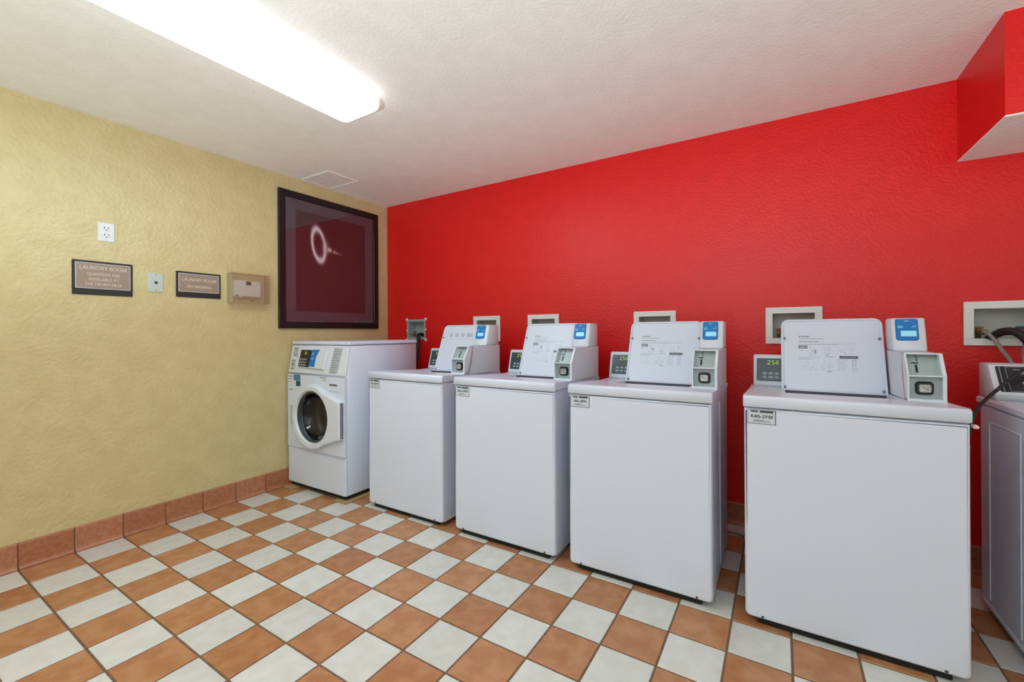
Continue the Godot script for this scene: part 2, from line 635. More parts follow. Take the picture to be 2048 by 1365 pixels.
func wall_boxes() -> void:
	var labels := [
		"bare grey supply box with chipped corners, above the front-load washer",
		"white supply box half hidden behind the blue reader nearest the front loader",
		"white wall supply box showing above the lid of the second top-load washer from the left",
		"white wall supply box with narrow dark slot above the third top-load washer from the left",
		"white recessed supply box showing a valve, behind the lid of the nearest washer",
		"white recessed supply box with hoses on the red wall at the right edge"]
	for k in BOXES.size():
		var b: Array = BOXES[k]
		var w: float = b[1] - b[0]
		var cy := (BOX_Y0 + BOX_Y1) / 2
		var t := thing("supply_box", labels[k], "supply box", Vector3((b[0] + b[1]) / 2, 1.10, 0), 0.0, "recessed washer supply boxes")
		var y := 0.0
		var h := 0.212
		var rough := k == 0
		var fm: Material = M.zinc if rough else M.plastic_box
		var e := 0.028 if rough else 0.036
		if not rough:
			for r in [[-w / 2, y, w / 2, y + e - 0.004], [-w / 2, y + h - e, w / 2, y + h], [-w / 2, y + e - 0.004, -w / 2 + e, y + h - e], [w / 2 - e, y + e - 0.004, w / 2, y + h - e]]:
				var st := mb()
				rbx(st, Vector3(r[0], r[1], 0.0), Vector3(r[2], r[3], 0.012), 0.002)
				obj("frame_rail", st, fm, t)
		else:
			for r in [[-w / 2 + 0.02, y + 0.012, w / 2 - 0.02, y + 0.03], [-w / 2 + 0.02, y + h - 0.03, w / 2 - 0.02, y + h - 0.012], [-w / 2 + 0.02, y + 0.03, -w / 2 + 0.034, y + h - 0.03], [w / 2 - 0.034, y + 0.03, w / 2 - 0.02, y + h - 0.03]]:
				var st := mb()
				rbx(st, Vector3(r[0], r[1], 0.0), Vector3(r[2], r[3], 0.006), 0.0015)
				obj("frame_rail", st, fm, t)
			for s in [[-1, 0], [1, 0], [-1, 1], [1, 1], [-1, 0.45], [1, 0.5]]:
				var st := mb()
				var c := Vector2(s[0] * (w / 2 - 0.016), 0.012 + s[1] * (h - 0.024))
				loft(st, circle(c.x, c.y, 0.015 if s[1] != 0.45 and s[1] != 0.5 else 0.009, 9), [[0.0, 0.0], [0.002, 0.006], [0.006, 0.008]])
				obj("plaster_patch", st, M.plate_white, t)
		# recess: four inner faces and a back
		var st := mb()
		var ix := w / 2 - 0.031
		var y0 := BOX_Y0 - 1.10 + 0.001
		var y1 := BOX_Y1 - 1.10 - 0.001
		var th := 0.004
		bx(st, Vector3(-ix, y0, -0.098), Vector3(ix, y1, -0.094))
		bx(st, Vector3(-ix, y0, -0.094), Vector3(ix, y0 + th, 0.0))
		bx(st, Vector3(-ix, y1 - th, -0.094), Vector3(ix, y1, 0.0))
		bx(st, Vector3(-ix, y0 + th, -0.094), Vector3(-ix + th, y1 - th, 0.0))
		bx(st, Vector3(ix - th, y0 + th, -0.094), Vector3(ix, y1 - th, 0.0))
		obj("recess", st, M.zinc if rough else M.box_inside, t)
		for s in [-1, 1]:
			st = mb()
			var vx: float = s * (ix - 0.035)
			tube(st, [Vector3(vx, y0 + th, -0.05), Vector3(vx, y0 + 0.05, -0.05)], 0.010, 10, 2)
			tube(st, [Vector3(vx, y0 + 0.032, -0.062), Vector3(vx, y0 + 0.032, -0.012)], 0.009, 10, 2)
			var v := obj("valve", st, M.brass, t)
			st = mb()
			rbx(st, Vector3(vx - 0.018, y0 + 0.05, -0.057), Vector3(vx + 0.018, y0 + 0.06, -0.043), 0.002)
			obj("lever", st, M.copper if s < 0 else M.lever_blue, v)

# ------------------------------------------------------------------ top-loading coin washers
func deck_y(z: float) -> float:
	return lerpf(0.893, 0.918, clampf((z - 0.5) / (0.965 - 0.5), 0.0, 1.0))

func washers() -> void:
	var xs := [0.876, 1.627, 2.360, 3.135]
	var labels := [
		"white top-load coin washer standing right beside the front-load washer, lid open",
		"white top-load coin washer, second of the four open-lidded ones from the yellow wall",
		"white top-load coin washer with open lid, left of the gap showing red wall",
		"white top-load coin washer nearest the camera, right of the gap, with open lid"]
	var codes := ["4GL-8PN", "K4G-5PN", "46L-8P9", "K4G-2PM"]
	var proto := build_washer()
	for k in 4:
		var w: Node3D = proto
		if k > 0:
			w = proto.duplicate()
			w.name = numbered("top_load_washer")
			add_child(w)
		w.position = Vector3(xs[k] + WIDE / 2, 0, (FRONT + BACK) / 2)
		w.set_meta("label", labels[k])
	# what differs from one to the next: the lid print and the number on the sticker
	for k in 4:
		var w := get_node("top_load_washer" if k == 0 else "top_load_washer_%03d" % k)
		var st: Node = w.get_node("number_sticker")
		var tm: MeshInstance3D = st.get_node("number")
		tm.mesh = tm.mesh.duplicate()
		(tm.mesh as TextMesh).text = codes[k]
		var pr: MeshInstance3D = w.get_node("lid/instruction_print")
		pr.material_override = M.lid_print_plain if k == 0 else M.lid_print

func lid_images() -> void:
	var rng := RandomNumberGenerator.new()
	rng.seed = 21
	for plain in [true, false]:
		var W := 640
		var H := 480
		var im := Image.create(W, H, false, Image.FORMAT_RGB8)
		var paper := c8(222, 228, 242)
		im.fill(paper)
		# pixels measured on the photographed lid: its face spans (30..1640, 140..1320) there
		var bar := func(x0: float, y0: float, x1: float, y1: float, ink: float) -> void:
			var r := Rect2i(int((x0 - 30) / 1600.0 * W), int((y0 - 140) / 1180.0 * H), maxi(1, int((x1 - x0) / 1600.0 * W)), maxi(1, int((y1 - y0) / 1180.0 * H)))
			im.fill_rect(r, paper.lerp(c8(56, 58, 64), ink))
		var words := func(x0: float, y0: float, x1: float, h: float, ink: float) -> void:
			var x := x0
			while x < x1:
				var l := rng.randf_range(14, 46)
				bar.call(x, y0, minf(x + l, x1), y0 + h, ink * rng.randf_range(0.7, 1.0))
				x += l + 12
		if plain:
			for s in [[300, 380], [520, 640], [760, 880], [980, 1200]]:
				bar.call(s[0], 330, s[1], 420, 0.28)
				bar.call(s[0] + 22, 350, s[1] - 22, 395, 0.12)
			words.call(300, 470, 1250, 18, 0.12)
		else:
			words.call(295, 400, 490, 20, 0.75)
			words.call(295, 440, 740, 13, 0.45)
			words.call(300, 490, 640, 20, 0.55)
			words.call(640, 515, 1250, 10, 0.2)
			bar.call(290, 545, 950, 554, 0.5)
			bar.call(950, 548, 1260, 554, 0.25)
			bar.call(285, 570, 445, 625, 0.62)
			words.call(305, 590, 430, 16, 0.0)
			words.call(300, 650, 360, 14, 0.4)
			bar.call(570, 640, 590, 715, 0.6)
			bar.call(525, 660, 545, 690, 0.4)
			for q in [[460, 590, 640, 750], [720, 580, 880, 750], [960, 590, 1270, 720], [300, 820, 620, 1000], [660, 840, 900, 1010]]:
				for n in 26:
					var x := rng.randf_range(q[0], q[2] - 50)
					var y := rng.randf_range(q[1], q[3] - 10)
					if rng.randf() < 0.6:
						bar.call(x, y, x + rng.randf_range(20, 50), y + 5, rng.randf_range(0.1, 0.35))
					else:
						bar.call(x, y, x + 5, minf(y + rng.randf_range(15, 40), q[3]), rng.randf_range(0.1, 0.35))
			bar.call(285, 770, 660, 778, 0.3)
			words.call(305, 798, 510, 14, 0.5)
			bar.call(740, 755, 880, 765, 0.4)
			bar.call(975, 740, 1270, 785, 0.85)
			for n in 9:
				bar.call(1010 + n * 26, 756, 1024 + n * 26, 770, 0.25)
			for n in 6:
				words.call(945, 800 + n * 34, 1110 - (n % 3) * 20, 11, 0.4)
				words.call(1170, 806 + n * 34, 1250, 16, 0.38)
			words.call(480, 985, 900, 9, 0.2)
			bar.call(760, 1005, 830, 1020, 0.45)
		image_mat("lid_print_plain" if plain else "lid_print", im, 0.35)

func build_washer() -> Node3D:
	lid_images()
	var w := thing("top_load_washer", "white top-load coin washer", "washing machine", Vector3.ZERO, 0.0, "top-load coin washers along the red wall")
	var zc := (FRONT + BACK) / 2
	var L := func(x: float, y: float, z: float) -> Vector3: return Vector3(x - WIDE / 2, y, z - zc)
	var off := Transform3D(Basis.IDENTITY, Vector3(-WIDE / 2, 0, -zc))
	# cabinet (rounded rear edges), set slightly behind the front panel
	var st := mb()
	var up := Transform3D(Basis(Vector3(1, 0, 0), Vector3(0, 0, -1), Vector3(0, 1, 0)), Vector3(-WIDE / 2, 0, -zc))   # poly (x, -z), depth = y
	loft(st, rrect(WIDE / 2, -(BACK + 0.951) / 2, WIDE - 0.004, 0.951 - BACK, [0.006, 0.006, 0.0, 0.0]), [[0.0, 0.028], [0.0, 0.872]], up)
	obj("cabinet", st, M.enamel, w)
	# pressed seam down each side
	for s in [0.0, WIDE]:
		st = mb()
		rbx(st, L.call(s - 0.002, 0.07, 0.675), L.call(s + 0.002, 0.84, 0.683), 0.0012)
		obj("side_seam", st, M.enamel, w)
	# front panel with rounded edges
	st = mb()
	loft(st, rrect(WIDE / 2, 0.4455, WIDE, 0.843, [0.004, 0.004, 0.02, 0.02]), [[0.0, 0.945], [0.0, FRONT - 0.014], [0.0015, FRONT - 0.008], [0.005, FRONT - 0.0025], [0.010, FRONT]], off)
	obj("front_panel", st, M.enamel, w)
	for s in [0.062, WIDE - 0.062]:
		st = mb()
		loft(st, circle(s, 0.036, 0.0055, 10), [[0.0, FRONT - 0.001], [0.001, FRONT + 0.002]], off)
		obj("panel_screw", st, M.ink, w)
	st = mb()
	bx(st, L.call(0.045, 0.004, 0.36), L.call(WIDE - 0.045, 0.0285, 0.957))
	obj("base_frame", st, M.dark_gap, w)
	# feet
	for s in [[0.06, 0.40], [WIDE - 0.06, 0.40], [0.06, 0.90], [WIDE - 0.06, 0.90]]:
		st = mb()
		loft(st, circle(s[0], -s[1], 0.022, 14), [[0.0, 0.0], [0.0, 0.012], [0.008, 0.014], [0.010, 0.03]], up)
		obj("foot", st, M.rubber, w)
	# deck: frame round the tub opening, sloping gently back
	st = mb()
	var dk := func(x0: float, x1: float, z0: float, z1: float) -> void:
		var p := []
		for y in [0, 1]:
			for q in [[x0, z0], [x1, z0], [x1, z1], [x0, z1]]:
				p.append(L.call(q[0], 0.876 if y == 0 else deck_y(q[1]), q[1]))
		hexa(st, p)
	var a := 0.003
	dk.call(-a, WIDE + a, BACK, 0.5)
	dk.call(-a, 0.145, 0.5, 0.70)
	dk.call(0.52, WIDE + a, 0.5, 0.70)
	dk.call(-a, WIDE + a, 0.70, 0.955)
	var nose := PackedVector2Array([Vector2(0.955, 0.8715), Vector2(0.9715, 0.8715), Vector2(0.974, 0.874), Vector2(0.974, 0.906), Vector2(0.9725, 0.911), Vector2(0.969, 0.915), Vector2(0.962, deck_y(0.962)), Vector2(0.955, deck_y(0.955))])
	var s2 := mb()
	sweep_x(s2, nose, -a, WIDE + a, 0.004)
	st.append_from(commit(s2), 0, off)
	obj("top_deck", st, M.enamel, w)
	st = mb()
	bx(st, L.call(0.146, 0.80, 0.501), L.call(0.519, 0.805, 0.699))
	bx(st, L.call(0.141, 0.80, 0.497), L.call(0.146, 0.875, 0.703))
	bx(st, L.call(0.519, 0.80, 0.497), L.call(0.524, 0.875, 0.703))
	bx(st, L.call(0.146, 0.80, 0.497), L.call(0.519, 0.892, 0.501))
	bx(st, L.call(0.146, 0.80, 0.699), L.call(0.519, 0.875, 0.703))
	obj("tub_opening", st, M.gasket, w)
	# control console behind the lid
	st = mb()
	s2 = mb()
	var cons := PackedVector2Array([Vector2(0.332, 0.893), Vector2(0.392, 0.893), Vector2(0.392, 0.905), Vector2(0.352, 1.048), Vector2(0.346, 1.053), Vector2(0.332, 1.053)])
	sweep_x(s2, cons, 0.008, 0.538, 0.004)
	st.append_from(commit(s2), 0, off)
	var con := obj("control_console", st, M.plastic_white, w)
	var lean := Basis(Vector3.RIGHT, -atan2(0.040, 0.143))
	var cxf := Transform3D(lean, L.call(0.008, 0.905, 0.392))
	st = mb()
	loft(st, rrect(0.26, 0.075, 0.49, 0.118, [0.006, 0.006, 0.006, 0.006], 2), [[0.0, 0.0], [0.0, 0.0015], [0.002, 0.0025]], cxf)
	obj("control_panel", st, M.panel_dark, con)
	var dg := text("display", "254", 0.022, cxf * Vector3(0.088, 0.112, 0.003), M.led_green, con, "Droid Sans Mono", true)
	dg.basis = lean
	st = mb()
	for r in 2:
		for c in 4:
			loft(st, rrect(0.05 + c * 0.027, 0.035 + r * 0.02, 0.02, 0.012, [0.002, 0.002, 0.002, 0.002], 1), [[0.0, 0.002], [0.001, 0.004]], cxf)
	var ks := obj("keypad", st, M.key_grey, con)
	ks.set_meta("label", "grey touch keys under the green display")
	# open lid
	var lid_basis := Basis(Vector3.RIGHT, -atan2(0.14, 0.35))
	var lid := Node3D.new()
	lid.name = "lid"
	w.add_child(lid)
	lid.transform = Transform3D(lid_basis, L.call(0.131 + 0.201, 0.885, 0.463))
	var lp := rrect(0, 0.1885, 0.402, 0.377, [0.034, 0.034, 0.014, 0.014], 6)
	st = mb()
	loft(st, lp, [[0.004, -0.024], [0.0, -0.020], [0.0, -0.003], [0.0025, 0.0], [0.009, 0.0], [0.013, -0.005]])
	obj("lid_shell", st, M.enamel, lid)
	var pr := obj("instruction_print", sheet(0.376, 0.351), M.lid_print, lid)
	pr.position = Vector3(0, 0.1885, -0.0044)
	for q in [[-0.186, 0.272], [0.186, 0.272], [-0.186, 0.02], [0.186, 0.02]]:
		st = mb()
		loft(st, circle(q[0], q[1], 0.006, 10), [[0.0, -0.002], [0.0, 0.002], [0.002, 0.004]])
		obj("bumper", st, M.print_grey, lid)
	# coin box at the right rear
	var x0 := 0.541
	var x1 := 0.652
	st = mb()
	hexa(st, [L.call(x0, 0.893, 0.332), L.call(x1, 0.893, 0.332), L.call(x1, 0.905, 0.712), L.call(x0, 0.905, 0.712), L.call(x0, 1.086, 0.332), L.call(x1, 1.086, 0.332), L.call(x1, 1.086, 0.655), L.call(x0, 1.086, 0.655)])
	for s in [[x0, x0 + 0.006], [x1 - 0.011, x1]]:
		hexa(st, [L.call(s[0], 0.903, 0.70), L.call(s[1], 0.903, 0.70), L.call(s[1], 0.906, 0.745), L.call(s[0], 0.906, 0.745), L.call(s[0], 1.004, 0.66), L.call(s[1], 1.004, 0.66), L.call(s[1], 1.004, 0.745), L.call(s[0], 1.004, 0.745)])
		hexa(st, [L.call(s[0], 1.004, 0.66), L.call(s[1], 1.004, 0.66), L.call(s[1], 1.004, 0.745), L.call(s[0], 1.004, 0.745), L.call(s[0], 1.0865, 0.65), L.call(s[1], 1.0865, 0.65), L.call(s[1], 1.0865, 0.692), L.call(s[0], 1.0865, 0.692)])
	bx(st, L.call(x0, 1.082, 0.65), L.call(x1, 1.0875, 0.693))
	bx(st, L.call(x0 + 0.004, 1.000, 0.67), L.call(x1 - 0.004, 1.0045, 0.746))
	bx(st, L.call(x0, 0.904, 0.70), L.call(x1, 0.915, 0.747))
	var cb := obj("coin_box", st, M.plastic_white, w)
	var cbx := Basis(Vector3.RIGHT, -atan2(0.052, 0.077))
	st = mb()
	hexa(st, [L.call(x0 + 0.006, 1.0045, 0.700), L.call(x1 - 0.011, 1.0045, 0.700), L.call(x1 - 0.011, 1.0045, 0.712), L.call(x0 + 0.006, 1.0045, 0.712), L.call(x0 + 0.006, 1.082, 0.645), L.call(x1 - 0.011, 1.082, 0.645), L.call(x1 - 0.011, 1.082, 0.662), L.call(x0 + 0.006, 1.082, 0.662)])
	obj("slot_plate", st, M.zinc, cb)
	st = mb()
	bx(st, L.call(x0 + 0.006, 0.915, 0.706), L.call(x1 - 0.011, 1.0, 0.719))
	obj("slide_plate", st, M.zinc, cb)
	var sx := Transform3D(cbx, L.call(x0 + 0.036, 1.0045, 0.7125))
	st = mb()
	loft(st, rrect(0, 0.027, 0.008, 0.034, [0.002, 0.002, 0.002, 0.002], 2), [[0.0, 0.0], [0.001, 0.002]], sx)
	loft(st, rrect(0.004, 0.074, 0.004, 0.03, [0.001, 0.001, 0.001, 0.001], 1), [[0.0, 0.0], [0.001, 0.002]], sx)
	loft(st, rrect(-0.003, 0.052, 0.024, 0.006, [0.002, 0.002, 0.002, 0.002], 1), [[0.0, 0.0], [0.001, 0.002]], sx)
	obj("coin_slot", st, M.black, cb)
	st = mb()
	loft(st, rrect(x0 + 0.053, 0.955, 0.052, 0.05, [0.012, 0.012, 0.012, 0.012], 4), [[0.0, 0.718], [0.0, 0.727], [0.003, 0.731]], off)
	var sl := obj("coin_slide", st, M.rubber, cb)
	st = mb()
	loft(st, rrect(x0 + 0.053, 0.955, 0.036, 0.032, [0.008, 0.008, 0.008, 0.008], 4), [[0.0, 0.730], [0.0, 0.735], [0.003, 0.738], [0.009, 0.738], [0.010, 0.733]], off)
	obj("slide_face", st, M.chrome, sl)
	st = mb()
	loft(st, circle(x0 + 0.086, 0.928, 0.005, 10), [[0.0, 0.718], [0.001, 0.722]], off)
	obj("lock", st, M.chrome, cb)
	# card reader tower on the coin box
	s2 = mb()
	sweep_x(s2, PackedVector2Array([Vector2(0.342, 1.087), Vector2(0.502, 1.087), Vector2(0.502, 1.092), Vector2(0.464, 1.222), Vector2(0.458, 1.229), Vector2(0.348, 1.229), Vector2(0.342, 1.223)]), x0, x1, 0.006)
	st = mb()
	st.append_from(commit(s2), 0, off)
	var tw := obj("card_reader", st, M.plastic_white, w)
	var rb := Basis(Vector3.RIGHT, -atan2(0.038, 0.130))
	var rx := Transform3D(rb, L.call((x0 + x1) / 2 - 0.006, 1.092, 0.502))
	st = mb()
	loft(st, rrect(0, 0.090, 0.074, 0.096, [0.008, 0.008, 0.010, 0.010], 4), [[0.0, -0.002], [0.0, 0.004], [0.003, 0.007]], rx)
	obj("reader_face", st, M.blue_reader, tw)
	st = mb()
	loft(st, rrect(0.004, 0.071, 0.052, 0.026, [0.002, 0.002, 0.002, 0.002], 2), [[0.0, 0.006], [0.001, 0.0078]], rx)
	obj("reader_screen", st, M.lcd_screen, tw)
	st = mb()
	loft(st, rrect(-0.022, 0.101, 0.018, 0.013, [0.003, 0.003, 0.003, 0.003], 2), [[0.0, 0.006], [0.001, 0.0078]], rx)
	loft(st, PackedVector2Array([Vector2(0.010, 0.096), Vector2(0.030, 0.100), Vector2(0.032, 0.107), Vector2(0.022, 0.106)]), [[0.0, 0.006], [0.0004, 0.0078]], rx)
	loft(st, PackedVector2Array([Vector2(-0.012, 0.124), Vector2(0.012, 0.124), Vector2(0.007, 0.129), Vector2(-0.004, 0.131)]), [[0.0, 0.006], [0.0004, 0.0078]], rx)
	obj("reader_mark", st, M.blue_mark, tw)
	# inventory sticker on the front
	st = mb()
	loft(st, rrect(0.062, 0.834, 0.098, 0.056, [0.002, 0.002, 0.002, 0.002], 1), [[0.0, FRONT - 0.0005], [0.0, FRONT + 0.0006]], off)
	var sk := obj("number_sticker", st, M.paper, w)
	st = mb()
	for r in [[0.013, 0.806, 0.111, 0.808], [0.013, 0.860, 0.111, 0.862], [0.013, 0.806, 0.0145, 0.862], [0.108, 0.806, 0.111, 0.862], [0.024, 0.852, 0.050, 0.858], [0.056, 0.851, 0.102, 0.859], [0.030, 0.815, 0.092, 0.817], [0.036, 0.820, 0.070, 0.822]]:
		bx(st, L.call(r[0], r[1], FRONT + 0.0004), L.call(r[2], r[3], FRONT + 0.0010))
	obj("sticker_border", st, M.ink, sk)
	text("number", "K4G-2PM", 0.013, L.call(0.062, 0.836, FRONT + 0.0008), M.ink, sk, "Droid Sans", true)
	return w

# ------------------------------------------------------------------ front-load washer in the corner
func front_loader() -> void:
	var x0 := 0.023
	var x1 := 0.705
	var zf := 1.028
	var zb := 0.33
	var at := Vector3((x0 + x1) / 2, 0, (zf + zb) / 2)
	var w := thing("front_load_washer", "white front-load washer with round dark glass door, in the corner below the picture", "washing machine", at)
	var off := Transform3D(Basis.IDENTITY, -at)
	var L := func(x: float, y: float, z: float) -> Vector3: return Vector3(x, y, z) - at
	var st := mb()
	var s2 := mb()
	# cabinet with a leaning control face at the top
	var side := PackedVector2Array([Vector2(zb, 0.04), Vector2(zf - 0.012, 0.04), Vector2(zf - 0.012, 0.868), Vector2(zf - 0.050, 1.088), Vector2(zb, 1.088)])
	sweep_x(s2, side, x0, x0 + 0.012, 0.003)
	sweep_x(s2, side, x1 - 0.020, x1, 0.008)
	sweep_x(s2, PackedVector2Array([Vector2(zb, 0.868), Vector2(zf - 0.012, 0.868), Vector2(zf - 0.050, 1.088), Vector2(zb, 1.088)]), x0 + 0.01, x1 - 0.01, 0.0)
	bx(s2, Vector3(x0 + 0.01, 0.04, zb), Vector3(x1 - 0.01, 0.302, zf - 0.016))
	bx(s2, Vector3(x0 + 0.01, 0.302, zb), Vector3(x1 - 0.01, 0.868, zf - 0.20))
	st.append_from(commit(s2), 0, off)
	obj("cabinet", st, M.enamel, w)
	st = mb()
	rbx(st, L.call(x0 - 0.002, 1.092, zb - 0.004), L.call(x1 + 0.002, 1.118, zf - 0.040), 0.006)
	obj("top_cover", st, M.enamel, w)
	st = mb()
	loft(st, rrect((x0 + x1) / 2, 0.1735, x1 - x0, 0.267, [0.004, 0.004, 0.015, 0.015]), [[0.0, zf - 0.02], [0.0, zf - 0.008], [0.003, zf - 0.002], [0.008, zf]], off)
	obj("lower_panel", st, M.enamel, w)
	st = mb()
	var pc := Vector2(0.362, 0.566)
	var outline := PackedVector2Array()
	var hole := PackedVector2Array()
	var lo := Vector2(x0, 0.312)
	var hi := Vector2(x1, 0.866)
	var angles: Array[float] = []
	for i in 48:
		angles.append(TAU * i / 48.0)
	for corner in [hi, Vector2(lo.x, hi.y), lo, Vector2(hi.x, lo.y)]:
		angles.append(fposmod((corner - pc).angle(), TAU))
	angles.sort()
	for an in angles:
		var dir := Vector2(cos(an), sin(an))
		var tx := INF if absf(dir.x) < 1e-6 else ((hi.x if dir.x > 0 else lo.x) - pc.x) / dir.x
		var ty := INF if absf(dir.y) < 1e-6 else ((hi.y if dir.y > 0 else lo.y) - pc.y) / dir.y
		outline.append(pc + dir * minf(tx, ty))
		hole.append(pc + dir * 0.200)
	for i in outline.size():
		var j := (i + 1) % outline.size()
		var f := func(p: Vector2, z: float) -> Vector3: return off * Vector3(p.x, p.y, z)
		quad(st, f.call(outline[i], zf), f.call(outline[j], zf), f.call(hole[j], zf), f.call(hole[i], zf), Vector3(0, 0, 1))
		var away := outline[i] + outline[j] - pc * 2.0
		quad(st, f.call(outline[i], zf), f.call(outline[j], zf), f.call(outline[j], zf - 0.02), f.call(outline[i], zf - 0.02), Vector3(away.x, away.y, 0))
		quad(st, f.call(hole[i], zf), f.call(hole[j], zf), f.call(hole[j], zf - 0.03), f.call(hole[i], zf - 0.03), -Vector3(away.x, away.y, 0))
	obj("door_panel", st, M.enamel, w)
	# leaning control fascia
	var lb := Basis(Vector3.RIGHT, -atan2(0.038, 0.220))
	var cf := Transform3D(lb, L.call(0.0, 0.868, zf - 0.012))
	st = mb()
	loft(st, rrect((x0 + x1) / 2, 0.113, x1 - x0 - 0.004, 0.210, [0.006, 0.006, 0.003, 0.003], 2), [[0.0, -0.004], [0.0, 0.006], [0.004, 0.010]], cf)
	var fas := obj("control_fascia", st, M.plastic_white, w)
	# raised keypad and reader module
	st = mb()
	loft(st, PackedVector2Array([Vector2(0.155, 0.052), Vector2(0.472, 0.044), Vector2(0.500, 0.190), Vector2(0.170, 0.190)]), [[0.0, 0.008], [0.0, 0.022], [0.005, 0.028]], cf)
	var mod := obj("reader_module", st, M.plastic_white, fas)
	st = mb()
	loft(st, PackedVector2Array([Vector2(0.168, 0.058), Vector2(0.300, 0.054), Vector2(0.315, 0.183), Vector2(0.180, 0.183)]), [[0.0, 0.026], [0.0, 0.0285], [0.001, 0.0295]], cf)
	obj("keypad", st, M.panel_black, mod)
	st = mb()
	for r in 3:
		for c in 4:
			loft(st, rrect(0.188 + c * 0.022 + r * 0.002, 0.070 + r * 0.021, 0.014, 0.013, [0.002, 0.002, 0.002, 0.002], 1), [[0.0, 0.029], [0.001, 0.031]], cf)
	obj("keys", st, M.key_grey, mod)
	var dg := text("display", "26", 0.020, cf * Vector3(0.245, 0.158, 0.030), M.led_green, mod, "Droid Sans Mono", true)
	dg.basis = lb
	st = mb()
	loft(st, PackedVector2Array([Vector2(0.300, 0.062), Vector2(0.368, 0.058), Vector2(0.372, 0.130), Vector2(0.406, 0.188), Vector2(0.318, 0.184)]), [[0.0, 0.026], [0.0, 0.0295], [0.001, 0.031]], cf)
	obj("reader_face", st, M.blue_reader, mod)
	st = mb()
	loft(st, rrect(0.335, 0.155, 0.024, 0.018, [0.002, 0.002, 0.002, 0.002], 1), [[0.0, 0.030], [0.001, 0.0320]], cf)
	loft(st, rrect(0.335, 0.120, 0.030, 0.014, [0.002, 0.002, 0.002, 0.002], 1), [[0.0, 0.030], [0.001, 0.0320]], cf)
	obj("reader_mark", st, M.blue_mark, mod)
	# instruction strip and dispenser icons
	st = mb()
	loft(st, PackedVector2Array([Vector2(0.520, 0.020), Vector2(0.615, 0.020), Vector2(0.640, 0.205), Vector2(0.545, 0.205)]), [[0.0, 0.009], [0.0, 0.0106]], cf)
	var strip := obj("instruction_strip", st, M.print_pale, fas)
	st = mb()
	for k in 11:
		var yy := 0.028 + k * 0.0165
		var sh := (yy - 0.02) * 0.135
		bxf(st, cf, 0.526 + sh, yy, 0.526 + sh + [0.07, 0.05, 0.08][k % 3], yy + 0.004, 0.0112)
	obj("strip_lines", st, M.print_grey, strip)
	for q in [[0.055, 0.130, 0.060, 0.072], [0.045, 0.028, 0.055, 0.080]]:
		st = mb()
		loft(st, rrect(q[0] + q[2] / 2, q[1] + q[3] / 2, q[2], q[3], [0.003, 0.003, 0.003, 0.003], 1), [[0.0, 0.009], [0.0, 0.0106]], cf)
		obj("icon_label", st, M.print_pale, fas)
	for q in [[0.060, 0.193, 0.110, 0.198], [0.062, 0.145, 0.105, 0.150], [0.050, 0.098, 0.094, 0.104], [0.060, 0.060, 0.078, 0.082], [0.052, 0.035, 0.090, 0.041]]:
		st = mb()
		bxf(st, cf, q[0], q[1], q[2], q[3], 0.0112)
		obj("icon_print", st, M.print_grey, fas)
	# stickers and slots on the door panel
	st = mb()
	loft(st, rrect(0.145, 0.842, 0.086, 0.044, [0.002, 0.002, 0.002, 0.002], 1), [[0.0, zf - 0.001], [0.0, zf + 0.0006]], off)
	obj("notice_sticker", st, M.teal_print, w)
	st = mb()
	loft(st, rrect(0.160, 0.798, 0.056, 0.040, [0.002, 0.002, 0.002, 0.002], 1), [[0.0, zf - 0.001], [0.0, zf + 0.0006]], off)
	obj("notice_sticker", st, M.navy_print, w)
	st = mb()
	for q in [[0.034, 0.846, 0.086, 0.852], [0.034, 0.826, 0.074, 0.831], [0.034, 0.806, 0.080, 0.809], [0.040, 0.745, 0.092, 0.751], [0.43, 0.853, 0.50, 0.858], [0.455, 0.835, 0.495, 0.839]]:
		bx(st, L.call(q[0], q[1], zf - 0.001), L.call(q[2], q[3], zf + 0.0006))
	obj("printed_text", st, M.print_grey, w)
	st = mb()
	rbx(st, L.call(0.536, 0.768, zf - 0.004), L.call(0.645, 0.826, zf + 0.007), 0.002)
	obj("soap_drawer", st, M.enamel, w)
	st = mb()
	rbx(st, L.call(0.545, 0.804, zf + 0.004), L.call(0.632, 0.819, zf + 0.0082), 0.001)
	obj("drawer_slot", st, M.print_grey, w)
	# hinge plate at the left of the door
	st = mb()
	rbx(st, L.call(0.054, 0.470, zf - 0.004), L.call(0.150, 0.642, zf + 0.010), 0.003)
	var hp := obj("hinge_plate", st, M.plastic_white, w)
	st = mb()
	rbx(st, L.call(0.076, 0.482, zf + 0.006), L.call(0.122, 0.630, zf + 0.012), 0.002)
	obj("hinge_slot", st, M.print_pale, hp)
	# door: disc drawn out to a straight grip on the right
	var c := Vector2(0.362, 0.566)
	var r := 0.236
	var poly := PackedVector2Array([Vector2(0.690, 0.438), Vector2(0.690, 0.700)])
	var a0 := 0.95
	for i in 41:
		var a := lerpf(a0, TAU - a0, i / 40.0)
		poly.append(c + Vector2(cos(a), sin(a)) * r)
	var fine := PackedVector2Array()
	for i in poly.size():
		var p := poly[i]
		var q := poly[(i + 1) % poly.size()]
		var cuts := maxi(1, int(ceil(p.distance_to(q) / 0.025)))
		for k in cuts:
			fine.append(p.lerp(q, float(k) / cuts))
	poly = fine
	st = mb()
	loft(st, poly, [[0.0, zf - 0.002], [0.0, zf + 0.018], [0.006, zf + 0.032], [0.012, zf + 0.036]], off, false, false)
	# face ring between the outline and the glass
	var ring := inset(poly, 0.012)
	var n := ring.size()
	var gr := 0.196
